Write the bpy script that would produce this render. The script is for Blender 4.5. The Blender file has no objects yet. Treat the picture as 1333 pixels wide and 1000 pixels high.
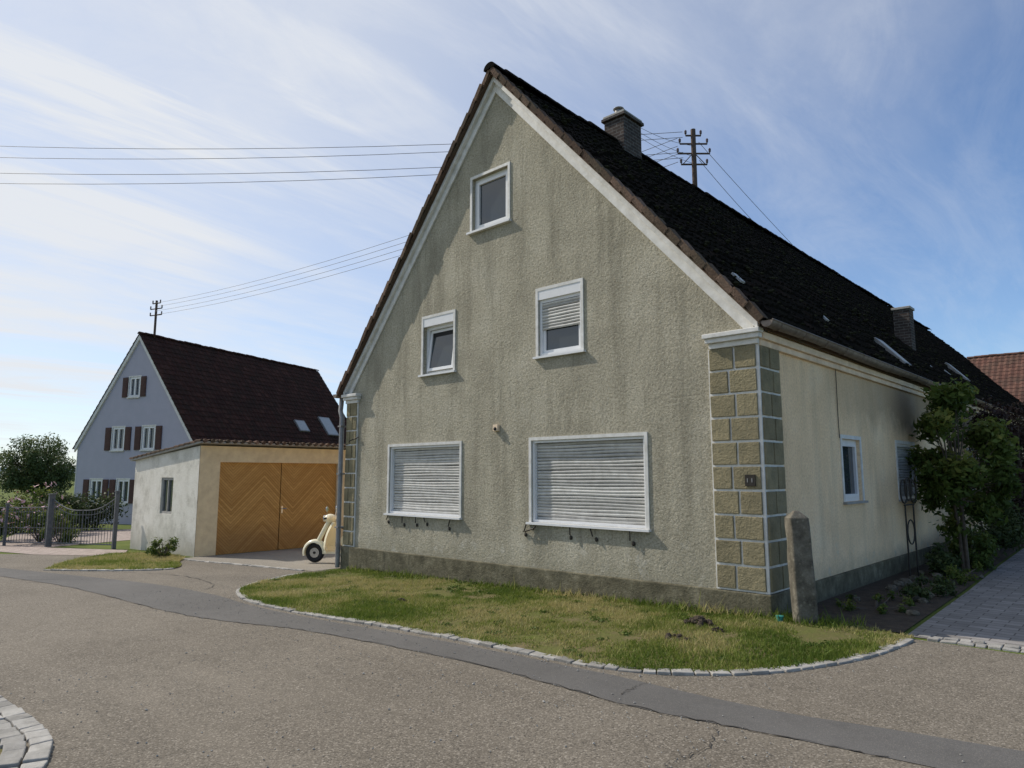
import bpy, bmesh, math, random
import numpy as np
from mathutils import Vector, Matrix, noise as mnoise
random.seed(7); rng=np.random.default_rng(11)
scene=bpy.context.scene
def lin(*c): return tuple(c)+(1.0,)

# ------------------------------------------------------------------ materials
class NT:
    def __init__(s,name):
        s.m=bpy.data.materials.new(name); s.m.use_nodes=True
        s.n=s.m.node_tree.nodes; s.l=s.m.node_tree.links
        s.b=s.n['Principled BSDF']
        s.tc=s.n.new('ShaderNodeTexCoord')
    def link(s,a,b): s.l.new(a,b)
    def coord(s,scale=(1,1,1),kind='Object'):
        mp=s.n.new('ShaderNodeMapping'); mp.inputs['Scale'].default_value=scale
        s.link(s.tc.outputs[kind],mp.inputs['Vector']); return mp.outputs[0]
    def noise(s,scale,detail=4,rough=.6,vs=(1,1,1),dist=0):
        t=s.n.new('ShaderNodeTexNoise'); t.inputs['Scale'].default_value=scale
        t.inputs['Detail'].default_value=detail; t.inputs['Roughness'].default_value=rough
        t.inputs['Distortion'].default_value=dist
        s.link(s.coord(vs),t.inputs['Vector']); return t.outputs['Fac']
    def voro(s,scale,feature='F1',vs=(1,1,1),out='Distance'):
        t=s.n.new('ShaderNodeTexVoronoi'); t.feature=feature; t.inputs['Scale'].default_value=scale
        s.link(s.coord(vs),t.inputs['Vector']); return t.outputs[out]
    def ramp(s,f,stops):
        r=s.n.new('ShaderNodeValToRGB'); e=r.color_ramp.elements
        while len(e)<len(stops): e.new(.5)
        for i,(p,c) in enumerate(stops):
            e[i].position=p; e[i].color=c if isinstance(c,tuple) else (c,c,c,1)
        s.link(f,r.inputs[0]); return r.outputs[0]
    def mix(s,f,a,b,mode='MIX'):
        m=s.n.new('ShaderNodeMix'); m.data_type='RGBA'; m.blend_type=mode
        for sock,v in ((m.inputs[0],f),(m.inputs[6],a),(m.inputs[7],b)):
            if isinstance(v,(int,float)): sock.default_value=v
            elif isinstance(v,tuple): sock.default_value=v
            else: s.link(v,sock)
        return m.outputs[2]
    def math(s,op,a,b=None,c=None):
        m=s.n.new('ShaderNodeMath'); m.operation=op
        for i,v in enumerate((a,b,c)):
            if v is None: continue
            if isinstance(v,(int,float)): m.inputs[i].default_value=v
            else: s.link(v,m.inputs[i])
        return m.outputs[0]
    def xyz(s):
        x=s.n.new('ShaderNodeSeparateXYZ'); s.link(s.tc.outputs['Object'],x.inputs[0]); return x.outputs
    def attr(s,name='rnd'):
        a=s.n.new('ShaderNodeAttribute'); a.attribute_name=name; return a.outputs['Fac']
    def bump(s,h,strength=.5,dist=.01,prev=None):
        b=s.n.new('ShaderNodeBump'); b.inputs['Strength'].default_value=strength; b.inputs['Distance'].default_value=dist
        s.link(h,b.inputs['Height'])
        if prev is not None: s.link(prev,b.inputs['Normal'])
        s.link(b.outputs[0],s.b.inputs['Normal']); return b.outputs[0]
    def out(s,col=None,rough=.8,metal=0,spec=.3):
        if col is not None:
            if isinstance(col,tuple): s.b.inputs['Base Color'].default_value=col
            else: s.link(col,s.b.inputs['Base Color'])
        if isinstance(rough,(int,float)): s.b.inputs['Roughness'].default_value=rough
        else: s.link(rough,s.b.inputs['Roughness'])
        s.b.inputs['Metallic'].default_value=metal
        s.b.inputs['Specular IOR Level'].default_value=spec
        return s.m
def simple(name,c1,c2=None,scale=6,rough=.7,bs=0,bd=.004,bscale=None,metal=0,spec=.3,attr=0):
    t=NT(name); c2=c2 or tuple(v*.75 for v in c1)
    col=t.ramp(t.noise(scale,5,.65),[(.3,lin(*c2)),(.7,lin(*c1))])
    if attr:
        f=t.ramp(t.attr(),[(0,1-attr),(1,1.0)]); col=t.mix(1.0,col,f,'MULTIPLY')
    if bs: t.bump(t.noise(bscale or scale*8,4,.7),bs,bd)
    return t.out(col,rough,metal,spec)

def m_stucco(name,base,dark,light,moss,strength=1.0,side=False):
    t=NT(name)
    c=t.ramp(t.noise(.9,6,.68),[(.32,lin(*dark)),(.52,lin(*base)),(.72,lin(*light))])
    st=t.noise(1.0,5,.72,(2.6,2.6,.32))
    c=t.mix(t.math('MULTIPLY',t.ramp(st,[(.47,0.0),(.67,1.0)]),.55 if side else .7),c,lin(*moss))
    sp=t.noise(30,4,.8)
    c=t.mix(t.math('MULTIPLY',t.ramp(sp,[(.40,1.0),(.52,0.0)]),.3 if side else .55),c,lin(*[v*.42 for v in base]))
    c=t.mix(t.math('MULTIPLY',t.ramp(sp,[(.56,0.0),(.66,1.0)]),.35),c,lin(*[min(1,v*1.3) for v in light]))
    z=t.xyz()[2]
    zz=t.math('ADD',z,t.math('MULTIPLY',t.noise(2.2,5,.75),1.2))
    low=t.ramp(t.math('DIVIDE',zz,3.0),[(.26,1.0),(.5,0.0)])
    c=t.mix(t.math('MULTIPLY',low,.30),c,lin(*light))
    pt=t.ramp(t.noise(3.1,5,.72),[(.56,0.0),(.62,1.0)])
    c=t.mix(t.math('MULTIPLY',t.math('MULTIPLY',pt,low),.75),c,lin(.60,.58,.50))
    splash=t.ramp(t.math('ADD',z,t.math('MULTIPLY',t.noise(4,5,.75),.6)),[(.45,1.0),(.85,0.0)])
    c=t.mix(t.math('MULTIPLY',splash,.6),c,lin(.25,.235,.165))
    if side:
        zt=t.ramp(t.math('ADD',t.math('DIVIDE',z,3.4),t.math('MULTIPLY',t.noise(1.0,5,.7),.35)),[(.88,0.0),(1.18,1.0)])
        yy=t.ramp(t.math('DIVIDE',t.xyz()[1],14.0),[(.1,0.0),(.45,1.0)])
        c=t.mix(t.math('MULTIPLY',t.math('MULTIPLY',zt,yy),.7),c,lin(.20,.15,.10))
    n=t.noise(15,8,.80,(1,1,.8)); v=t.voro(34,'F1')
    amp=t.ramp(t.noise(1.6,3,.6),[(.3,.55),(.7,1.0)])
    h=t.math('MULTIPLY',t.math('ADD',t.math('MULTIPLY',n,1.25),t.math('MULTIPLY',v,-.22)),amp)
    t.bump(h,strength,.042)
    return t.out(c,.95,0,.1)
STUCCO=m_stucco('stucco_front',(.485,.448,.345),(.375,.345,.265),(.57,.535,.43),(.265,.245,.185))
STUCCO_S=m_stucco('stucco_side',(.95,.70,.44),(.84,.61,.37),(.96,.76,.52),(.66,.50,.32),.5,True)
def m_plinth():
    t=NT('plinth_render')
    c=t.ramp(t.noise(3,6,.75),[(.3,lin(.075,.068,.045)),(.52,lin(.165,.15,.10)),(.75,lin(.34,.31,.22))])
    c=t.mix(t.ramp(t.noise(1.5,5,.7,(2,2,.4)),[(.5,0.0),(.65,.7)]),c,lin(.08,.075,.05))
    t.bump(t.noise(20,5,.75),.9,.03); return t.out(c,.95,0,.15)
PLINTH=m_plinth()
QUOIN=simple('quoin_render',(.37,.315,.195),(.23,.205,.13),5,.95,1,.025,30,spec=.1,attr=.2)
WHITE=simple('white_paint',(.78,.77,.74),(.56,.545,.50),7,.6,.25,.004,30)
CREAM=simple('cream_paint',(.88,.70,.50),(.60,.46,.32),4,.8,.3,.006,22)
PVC=simple('white_pvc',(.80,.80,.80),(.72,.72,.72),5,.35,spec=.4)
SHUT=simple('shutter_slats',(.66,.65,.61),(.48,.47,.435),9,.5,.15,.003,20,attr=.35)
DARK=simple('dark_gap',(.02,.02,.02),(.012,.012,.012))
IRON=simple('iron',(.05,.045,.04),(.03,.025,.02),12,.6,metal=.4)
WIRE=simple('wire_metal',(.16,.16,.17),(.12,.12,.12),2,.6)
ZINC=simple('zinc_gutter',(.27,.23,.195),(.13,.10,.08),9,.55,metal=.4)
ZINC2=simple('zinc_pipe',(.30,.295,.29),(.20,.19,.18),9,.5,metal=.4)
CONC=simple('concrete',(.40,.39,.36),(.28,.27,.25),4,.9,.5,.008,40)
def m_glass(name='window_glass',c=(.035,.045,.05)):
    t=NT(name); return t.out(lin(*c),.04,0,.8)
GLASS=m_glass()
PANE=simple('pale_pane',(.45,.46,.46),(.36,.37,.38),10,.8)  # pale grey surface of the skylight panes and glass tiles
def m_tile(name,c0,c1,c2,moss,spec=.1):
    t=NT(name)
    a=t.ramp(t.attr(),[(0,lin(*c0)),(.6,lin(*c1)),(1,lin(*c2))])
    a=t.mix(t.ramp(t.noise(1.3,5,.7),[(.45,0.0),(.62,.8)]),a,lin(*moss))
    a=t.mix(t.ramp(t.noise(40,3,.7),[(.4,.5),(.6,0.0)]),a,lin(*[v*.5 for v in c0]))
    t.bump(t.noise(30,4,.7),.8,.02); return t.out(a,1.0,0,spec)
TILE=m_tile('old_roof_tiles',(.008,.007,.006),(.013,.011,.009),(.026,.019,.015),(.013,.013,.009),.03)
VTILE=m_tile('verge_tiles',(.08,.055,.042),(.145,.095,.068),(.24,.16,.12),(.10,.085,.06))
NTILE=m_tile('neighbour_tiles',(.045,.023,.019),(.062,.029,.023),(.085,.04,.031),(.04,.027,.021))
RTILE=m_tile('red_tiles',(.12,.065,.052),(.155,.08,.062),(.20,.11,.085),(.10,.07,.055))
NWALL=simple('neighbour_render',(.44,.43,.50),(.40,.395,.46),2,.9,.3,.004,60)
SHBR=simple('brown_shutter',(.085,.035,.028),(.05,.022,.018),6,.6)
GWALL=simple('garage_render',(.84,.71,.46),(.64,.52,.33),3,.9,.5,.01,22)
def m_gside():
    t=NT('garage_side_render')
    c=t.ramp(t.noise(1.6,6,.72),[(.3,lin(.46,.435,.37)),(.5,lin(.70,.67,.59)),(.7,lin(.80,.77,.70))])
    z=t.xyz()[2]; low=t.ramp(t.math('ADD',z,t.math('MULTIPLY',t.noise(3,4,.7),.8)),[(.1,1.0),(.75,0.0)])
    c=t.mix(t.math('MULTIPLY',low,.6),c,lin(.30,.28,.22))
    t.bump(t.noise(20,5,.7),.7,.015); return t.out(c,.95,0,.1)
GSIDE=m_gside()
def m_wood():
    t=NT('garage_door_wood'); o=t.xyz()
    yy=t.math('ABSOLUTE',t.math('SUBTRACT',t.math('MODULO',t.math('ADD',o[1],17.78),1.80),.90))
    d=t.math('ADD',o[2],t.math('MULTIPLY',yy,1.0))
    q=t.math('DIVIDE',d,.085); fr=t.math('FRACT',q); fl=t.math('FLOOR',q)
    wn=t.n.new('ShaderNodeTexWhiteNoise'); wn.noise_dimensions='1D'; t.link(fl,wn.inputs['W'])
    c=t.mix(wn.outputs['Value'],lin(.46,.25,.07),lin(.62,.37,.12))
    c=t.mix(t.ramp(t.noise(5,5,.7,(1,1,3)),[(.35,.35),(.65,0.0)]),c,lin(.30,.15,.04))
    g=t.ramp(fr,[(0,0.0),(.10,1.0),(.90,1.0),(1,0.0)])
    c=t.mix(g,lin(.15,.07,.02),c)
    c=t.mix(t.ramp(o[2],[(0.0,.45),(.45,0.0)]),c,lin(.22,.12,.05))
    t.bump(g,.6,.008); return t.out(c,.55,0,.35)
WOOD=m_wood()
def m_brickc():
    t=NT('chimney_brick'); b=t.n.new('ShaderNodeTexBrick'); b.inputs['Scale'].default_value=1
    b.inputs['Brick Width'].default_value=.22; b.inputs['Row Height'].default_value=.075; b.inputs['Mortar Size'].default_value=.010
    b.inputs['Color1'].default_value=lin(.10,.075,.065); b.inputs['Color2'].default_value=lin(.055,.045,.042); b.inputs['Mortar'].default_value=lin(.16,.15,.14)
    o=t.xyz(); cb=t.n.new('ShaderNodeCombineXYZ'); t.link(t.math('ADD',o[0],o[1]),cb.inputs[0]); t.link(o[2],cb.inputs[1]); t.link(cb.outputs[0],b.inputs['Vector'])
    c=t.mix(t.ramp(t.noise(6,5,.7),[(.4,.5),(.65,0.0)]),b.outputs['Color'],lin(.03,.028,.026))
    t.bump(b.outputs['Fac'],-.7,.01); return t.out(c,.95,0,.1)
BRICK=m_brickc()
def m_asph(name,c0,c1,c2,spk,fine=150):
    t=NT(name)
    c=t.ramp(t.noise(.45,6,.65),[(.3,lin(*c0)),(.5,lin(*c1)),(.7,lin(*c2))])
    s1=t.voro(fine,out='Color'); 
    bw=t.n.new('ShaderNodeRGBToBW'); t.link(s1,bw.inputs[0])
    c=t.mix(t.ramp(bw.outputs[0],[(.15,spk),(.38,0.0)]),c,lin(.045,.040,.034))
    c=t.mix(t.ramp(bw.outputs[0],[(.66,0.0),(.9,spk*.8)]),c,lin(.46,.41,.34))
    c=t.mix(t.ramp(t.noise(5,5,.75),[(.52,0.0),(.72,.35)]),c,lin(*[v*.6 for v in c0]))
    c=t.mix(t.ramp(t.noise(.9,4,.6,(.25,1.2,1)),[(.5,0.0),(.7,.22)]),c,lin(*[v*1.35 for v in c2]))
    t.bump(t.noise(fine*.8,2,.7),.8,.005); return t.out(c,.9,0,.2)
ASPH=m_asph('asphalt_old',(.135,.116,.090),(.165,.143,.112),(.195,.170,.134),.65,100)
ASPH2=m_asph('asphalt_patch',(.105,.101,.095),(.122,.117,.110),(.14,.134,.126),.22,200)
YARD=m_asph('yard_concrete',(.22,.20,.165),(.26,.235,.195),(.30,.27,.22),.35,90)
TAR=simple('tar_crack',(.075,.067,.058),(.045,.042,.038),12,.8)
def m_ground():
    t=NT('ground_field')
    c=t.ramp(t.noise(.35,6,.7),[(.3,lin(.07,.095,.022)),(.5,lin(.105,.135,.03)),(.7,lin(.16,.17,.05))])
    t.bump(t.noise(9,4,.7),.6,.05); return t.out(c,.95,0,.1)
GROUND=m_ground()
def m_lawn():
    t=NT('lawn_soil')
    c=t.ramp(t.noise(2.2,6,.75),[(.35,lin(.19,.15,.085)),(.5,lin(.13,.125,.045)),(.7,lin(.13,.15,.04))])
    t.bump(t.noise(25,4,.7),.8,.03); return t.out(c,.95,0,.1)
LAWN=m_lawn()
SOIL=simple('soil',(.085,.065,.045),(.04,.03,.022),7,.95,.9,.03,20)
def m_blade(name,a,b,c,tr=.25):
    t=NT(name); col=t.ramp(t.attr(),[(0,lin(*a)),(.5,lin(*b)),(1,lin(*c))])
    t.out(col,.6,0,.2)
    tb=t.n.new('ShaderNodeBsdfTranslucent'); t.link(col,tb.inputs[0])
    mx=t.n.new('ShaderNodeMixShader'); mx.inputs[0].default_value=tr
    t.link(t.b.outputs[0],mx.inputs[1]); t.link(tb.outputs[0],mx.inputs[2])
    t.link(mx.outputs[0],t.n['Material Output'].inputs[0]); return t.m
BLADE=m_blade('grass_blades',(.10,.15,.022),(.20,.245,.045),(.44,.38,.17),.4)
WEED=m_blade('weed_leaves',(.05,.09,.015),(.09,.14,.025),(.16,.20,.04),.3)
LEAF=m_blade('leaves_green',(.045,.075,.015),(.095,.14,.028),(.24,.24,.06),.38)
LEAFD=m_blade('leaves_dark',(.025,.042,.014),(.05,.075,.022),(.10,.12,.045),.25)
LEAFP=m_blade('leaves_purple',(.022,.014,.014),(.042,.024,.02),(.07,.045,.03),.2)
LEAFF=m_blade('leaves_far',(.06,.09,.035),(.10,.135,.05),(.16,.18,.07),.3)  # distance haze put into the leaf colours as paler tones
PETAL=simple('petals',(.75,.62,.55),(.7,.3,.35),20,.6)
BARK=simple('bark',(.15,.12,.09),(.08,.065,.05),14,.95,.8,.02,30)
GRAN=simple('granite_setts',(.48,.46,.42),(.30,.285,.255),9,.85,.6,.01,45,attr=.4)
def m_post():
    t=NT('weathered_stone')
    c=t.ramp(t.noise(5,6,.75),[(.32,lin(.07,.062,.048)),(.5,lin(.15,.135,.105)),(.68,lin(.25,.225,.18))])
    c=t.mix(t.ramp(t.voro(16),[(.12,.5),(.3,0.0)]),c,lin(.30,.28,.21))
    t.bump(t.noise(30,5,.75),.9,.02); return t.out(c,.95,0,.15)
STONE=m_post()
def m_pave(name,c1,c2,bw=.3,rh=.15,mortar=(.10,.09,.08)):
    t=NT(name); b=t.n.new('ShaderNodeTexBrick'); b.inputs['Scale'].default_value=1
    b.inputs['Brick Width'].default_value=bw; b.inputs['Row Height'].default_value=rh
    b.inputs['Mortar Size'].default_value=.007; b.inputs['Color1'].default_value=lin(*c1); b.inputs['Color2'].default_value=lin(*c2)
    b.inputs['Mortar'].default_value=lin(*mortar); t.link(t.tc.outputs['Object'],b.inputs['Vector'])
    c=t.mix(t.ramp(t.noise(3,5,.7),[(.4,.35),(.65,0.0)]),b.outputs['Color'],lin(*[v*.6 for v in c1]))
    t.bump(b.outputs['Fac'],-.6,.008); return t.out(c,.85,0,.25)
PAVE=m_pave('grey_pavers',(.22,.205,.19),(.34,.32,.30))
PAVE2=m_pave('pink_pavers',(.36,.29,.25),(.44,.36,.31),.25,.15)
SCOOT=simple('scooter_paint',(.80,.74,.54),(.76,.70,.50),3,.25,spec=.6)
RUBBER=simple('rubber',(.03,.03,.03),(.02,.02,.02),9,.8)
CHROME=simple('chrome',(.6,.6,.6),(.5,.5,.5),9,.2,metal=.9)
SEAT=simple('seat_leather',(.10,.05,.03),(.07,.035,.02),9,.5)
GATE=simple('galvanised_metal',(.15,.155,.17),(.09,.095,.105),12,.5,metal=.3)
POLEW=simple('mast_timber',(.13,.09,.07),(.07,.05,.04),10,.9,.5,.01,40)
INSUL=simple('insulator',(.10,.05,.03),(.06,.03,.02),6,.25,spec=.6)
TEAL=simple('teal_plastic',(.05,.30,.26),(.04,.22,.2),6,.5)

# ------------------------------------------------------------------ mesh builder
def empty(name,loc=(0,0,0),rz=0):
    e=bpy.data.objects.new(name,None); scene.collection.objects.link(e)
    e.location=loc; e.rotation_euler=(0,0,rz); return e
class MB:
    def __init__(s): s.v=[];s.f=[];s.mi=[];s.r=[];s.mats=[];s.X=None
    def mid(s,m):
        if m not in s.mats: s.mats.append(m)
        return s.mats.index(m)
    def add(s,vs,fs,m,rnd=None):
        o=len(s.v)
        if s.X is not None: vs=[tuple(s.X@Vector(v)) for v in vs]
        s.v+= [tuple(v) for v in vs]; k=s.mid(m); r=random.random() if rnd is None else rnd
        for f in fs: s.f.append(tuple(i+o for i in f)); s.mi.append(k); s.r.append(r)
    def box(s,x0,x1,y0,y1,z0,z1,m,j=0):
        J=lambda: random.uniform(-j,j) if j else 0
        vs=[(x+J(),y+J(),z+J()) for z in (z0,z1) for y in (y0,y1) for x in (x0,x1)]
        s.add(vs,[(0,2,3,1),(4,5,7,6),(0,1,5,4),(2,6,7,3),(0,4,6,2),(1,3,7,5)],m)
    def prism(s,poly,axis,a,b,m):
        def P(p,t): return {'y':(p[0],t,p[1]),'x':(t,p[0],p[1]),'z':(p[0],p[1],t)}[axis]
        n=len(poly); vs=[P(p,a) for p in poly]+[P(p,b) for p in poly]
        fs=[tuple(range(n)),tuple(range(2*n-1,n-1,-1))]+[(i,i+n,(i+1)%n+n,(i+1)%n) for i in range(n)]
        s.add(vs,fs,m)
    def tube(s,pts,rad,m,seg=8,cap=True):
        pts=[Vector(p) for p in pts]; n=len(pts)
        if isinstance(rad,(int,float)): rad=[rad]*n
        vs=[];fs=[]
        up=None
        for i,p in enumerate(pts):
            d=(pts[min(i+1,n-1)]-pts[max(i-1,0)]).normalized()
            if up is None or abs(d.dot(up))>.98: up=Vector((0,0,1)) if abs(d.z)<.9 else Vector((1,0,0))
            a=d.cross(up).normalized(); b=a.cross(d).normalized(); up=b
            for k in range(seg):
                t=2*math.pi*k/seg; vs.append(p+(a*math.cos(t)+b*math.sin(t))*rad[i])
        for i in range(n-1):
            for k in range(seg):
                k2=(k+1)%seg; fs.append((i*seg+k,i*seg+k2,(i+1)*seg+k2,(i+1)*seg+k))
        if cap: fs.append(tuple(range(seg-1,-1,-1))); fs.append(tuple((n-1)*seg+k for k in range(seg)))
        s.add(vs,fs,m)
    def ell(s,c,r,m,nu=16,nv=10,fn=None):
        vs=[];fs=[]
        for i in range(nv+1):
            ph=math.pi*i/nv
            for k in range(nu):
                t=2*math.pi*k/nu; p=Vector((math.sin(ph)*math.cos(t),math.sin(ph)*math.sin(t),math.cos(ph)))
                q=fn(p) if fn else p
                vs.append((c[0]+q[0]*r[0],c[1]+q[1]*r[1],c[2]+q[2]*r[2]))
        for i in range(nv):
            for k in range(nu):
                k2=(k+1)%nu; fs.append((i*nu+k,(i+1)*nu+k,(i+1)*nu+k2,i*nu+k2))
        s.add(vs,fs,m)
    def torus(s,c,R,r,m,axis='y',n=24,k=8):
        vs=[];fs=[]
        for i in range(n):
            a=2*math.pi*i/n
            for j in range(k):
                b=2*math.pi*j/k; q=R+r*math.cos(b); w=r*math.sin(b)
                P={'y':(q*math.cos(a),w,q*math.sin(a)),'x':(w,q*math.cos(a),q*math.sin(a)),'z':(q*math.cos(a),q*math.sin(a),w)}[axis]
                vs.append((c[0]+P[0],c[1]+P[1],c[2]+P[2]))
        for i in range(n):
            for j in range(k):
                i2=(i+1)%n;j2=(j+1)%k; fs.append((i*k+j,i2*k+j,i2*k+j2,i*k+j2))
        s.add(vs,fs,m)
    def obj(s,name,parent=None,smooth=False,bevel=0,fixn=True):
        me=bpy.data.meshes.new(name); me.from_pydata(s.v,[],s.f)
        for m in s.mats: me.materials.append(m)
        me.polygons.foreach_set('material_index',s.mi)
        a=me.attributes.new('rnd','FLOAT','FACE'); a.data.foreach_set('value',s.r)
        if fixn:
            bm=bmesh.new(); bm.from_mesh(me); bmesh.ops.recalc_face_normals(bm,faces=bm.faces); bm.to_mesh(me); bm.free()
        if smooth:
            me.polygons.foreach_set('use_smooth',[True]*len(me.polygons))
            try: me.set_sharp_from_angle(angle=math.radians(40))
            except Exception: pass
        o=bpy.data.objects.new(name,me); scene.collection.objects.link(o)
        if parent: o.parent=parent
        if bevel:
            b=o.modifiers.new('b','BEVEL'); b.width=bevel; b.segments=2; b.limit_method='ANGLE'
        return o
def cut(o,boxes,parent=None):
    mb=MB()
    for b in boxes: mb.box(*b,WHITE)
    c=mb.obj('cutter'); md=o.modifiers.new('cut','BOOLEAN'); md.object=c; md.solver='EXACT'; md.operation='DIFFERENCE'
    dg=bpy.context.evaluated_depsgraph_get(); me=bpy.data.meshes.new_from_object(o.evaluated_get(dg))
    o.modifiers.clear(); o.data=me; bpy.data.objects.remove(c)
    if parent: o.parent=parent

# ------------------------------------------------------------------ terrain height
def g0(x):
    if x>=0: return 0.
    if x>-24: return .026*x
    if x>-40: return -.624-.016*(-24-x)
    return -.88
def g(x):
    if x>=0: return 0.
    k=math.floor(x/2); a=k*2; t=(x-a)/2; return g0(a)*(1-t)+g0(a+2)*t
def sheet(name,poly,off,m,parent=None):
    bm=bmesh.new(); vs=[bm.verts.new((x,y,0)) for x,y in poly]; bm.faces.new(vs)
    for i in range(0,23):
        bmesh.ops.bisect_plane(bm,geom=bm.verts[:]+bm.edges[:]+bm.faces[:],plane_co=(-2*i,0,0),plane_no=(1,0,0))
    for v in bm.verts: v.co.z=g(v.co.x)+off
    bmesh.ops.recalc_face_normals(bm,faces=bm.faces)
    bm.normal_update()
    if sum(f.normal.z for f in bm.faces)<0: bmesh.ops.reverse_faces(bm,faces=bm.faces)
    me=bpy.data.meshes.new(name); bm.to_mesh(me); bm.free(); me.materials.append(m)
    o=bpy.data.objects.new(name,me); scene.collection.objects.link(o)
    if parent: o.parent=parent
    return o
def smooth_line(pts,n=6):
    out=[]
    P=[pts[0]]+list(pts)+[pts[-1]]
    for i in range(1,len(P)-2):
        p0,p1,p2,p3=[np.array(P[k],float) for k in (i-1,i,i+1,i+2)]
        for k in range(n):
            t=k/n; out.append(tuple(.5*((2*p1)+(-p0+p2)*t+(2*p0-5*p1+4*p2-p3)*t*t+(-p0+3*p1-3*p2+p3)*t**3)))
    out.append(tuple(pts[-1])); return out

sheet('ground',[(-2500,-2500),(2500,-2500),(2500,2500),(-2500,2500)],0,GROUND)
setl=smooth_line([(-60,-11.5),(-20,-8.3),(-8,-7.3),(-3,-6.99),(-1.6,-7.1),(-.9,-7.7),(-.6,-9),(-.6,-16)],6)
sheet('asphalt_road',[(-60,-6.5),(-22,-4.3),(-19.6,-3.0),(-15.6,-1.0),(-9.5,-.5),(-8,.0),(1.6,.02),(9,.05),(14,.1),(14,-40),(-.6,-40)]+setl[::-1],.004,ASPH)
kerb=smooth_line([(-8.75,-.55),(-8.85,-1.2),(-8.5,-1.97),(-7.9,-2.7),(-7.0,-3.12),(-6.19,-3.27),(-4.67,-3.28),(-3.38,-3.15),(-2.1,-3.08),(-.96,-3.09),(-.25,-3.06),(.22,-2.9),(.75,-2.44),(1.11,-1.84),(1.38,-1.05),(1.47,-.36),(1.52,.05)],5)
strip_up=[(-60,-8.0),(-25,-5.9),(-18,-4.85),(-13.8,-4.1),(-10,-3.42),(-7.6,-3.3),(-6.2,-3.42),(-4.6,-3.42),(-2.1,-3.24),(-.2,-3.22),(1.33,-3.16),(2.8,-2.83),(9,-1.6)]
strip_dn=[(9,-2.5),(2.2,-3.52),(1.5,-3.63),(.41,-3.79),(-1.41,-3.70),(-3.83,-3.87),(-5.2,-4.2),(-6.6,-4.38),(-10.7,-4.5),(-14.2,-4.95),(-18,-5.6),(-25,-6.7),(-60,-8.9)]
sheet('road_patch_strip',smooth_line(strip_up,4)+smooth_line(strip_dn,4),.008,ASPH2)
sheet('yard_paving',[(-14.55,-1.15),(-9.15,-.62),(-9.15,10),(-14.55,10)],.008,YARD)
sheet('driveway_pavers',[(1.42,.1),(1.30,4),(1.12,8),(.95,13),(.9,30),(6,30),(7,.55),(2.4,.2)],.008,PAVE)
sheet('entrance_pavers',[(-16.6,-1.8),(-18.6,-1.0),(-22.3,-2.2),(-24,2),(-30,4),(-32,-1),(-23,-3.7),(-19.5,-3.1)],.012,PAVE2)
sheet('planting_bed_soil',[(0.0,.35),(.62,.3),(1.36,.2),(1.25,4),(1.07,8),(.9,13),(.85,30),(0,30)],.012,SOIL)
sheet('lawn_soil',kerb+[(.62,.3),(0,.3),(0,.02),(-8.6,.02)],.02,LAWN)
isl=smooth_line([(-14.5,-4.0),(-13.2,-3.3),(-12.2,-2.4),(-12.5,-1.9),(-13.6,-1.5),(-14.6,-1.0),(-16.6,-.9),(-17.4,-1.9),(-16,-3.2),(-14.5,-4.0)],5)
sheet('lawn_island_soil',isl,.02,LAWN)
sheet('verge_soil',setl+[(-.6,-40),(-60,-40)],.012,LAWN)
def crack(name,pts,w):
    P=smooth_line(pts,14); L=[];R=[]
    for i,p in enumerate(P):
        a=P[max(i-1,0)];b=P[min(i+1,len(P)-1)];d=(b[0]-a[0],b[1]-a[1]);l=math.hypot(*d)+1e-9
        nx,ny=-d[1]/l,d[0]/l; ww=w*random.uniform(.2,1.3); jx,jy=random.uniform(-.025,.025),random.uniform(-.025,.025)
        L.append((p[0]+nx*ww+jx,p[1]+ny*ww+jy)); R.append((p[0]-nx*ww+jx,p[1]-ny*ww+jy))
    mb=MB()
    for i in range(len(P)-1):
        q=[L[i],L[i+1],R[i+1],R[i]]; mb.add([(x,y,g(x)+.0125) for x,y in q],[(0,1,2,3)],TAR)
    return mb.obj(name,fixn=False)
crack('road_crack',[(1.2,-3.7),(1.35,-4.1),(1.3,-4.5),(1.5,-4.9)],.005)
crack('road_crack',[(-12.8,-3.2),(-10.8,-2.6),(-8.9,-2.75),(-8.3,-3.2)],.008)
crack('road_crack',[(.35,-3.2),(.33,-3.4),(.36,-3.6)],.005)
crack('road_seam',[(x,y) for x,y in strip_dn if -15<x<3],.006)
mb=MB(); O=[(1,0,0),(-1,0,0),(0,1,0),(0,-1,0),(0,0,1),(0,0,-1)]; OF=[(0,2,4),(2,1,4),(1,3,4),(3,0,4),(2,0,5),(1,2,5),(3,1,5),(0,3,5)]
for i in range(1500):
    if i%3==0:
        p=random.choice(kerb[8:]); x=p[0]+random.gauss(0,.25); y=p[1]-abs(random.gauss(0,.12))-.08; hz0=.009
    elif i%3==1: x=random.uniform(-9,3.2); y=-3.95+random.gauss(0,.35); hz0=.009
    else: x=random.uniform(-4,3.4); y=random.uniform(-7,-3.7); hz0=.005
    s=random.uniform(.003,.009)*(1.6 if random.random()<.05 else 1)
    mb.add([(x+a*s*random.uniform(.7,1.3),y+b*s*random.uniform(.7,1.3),g(x)+hz0+s*.4+c*s*.7) for a,b,c in O],OF,GRAN)
mb.obj('loose_gravel')

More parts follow.
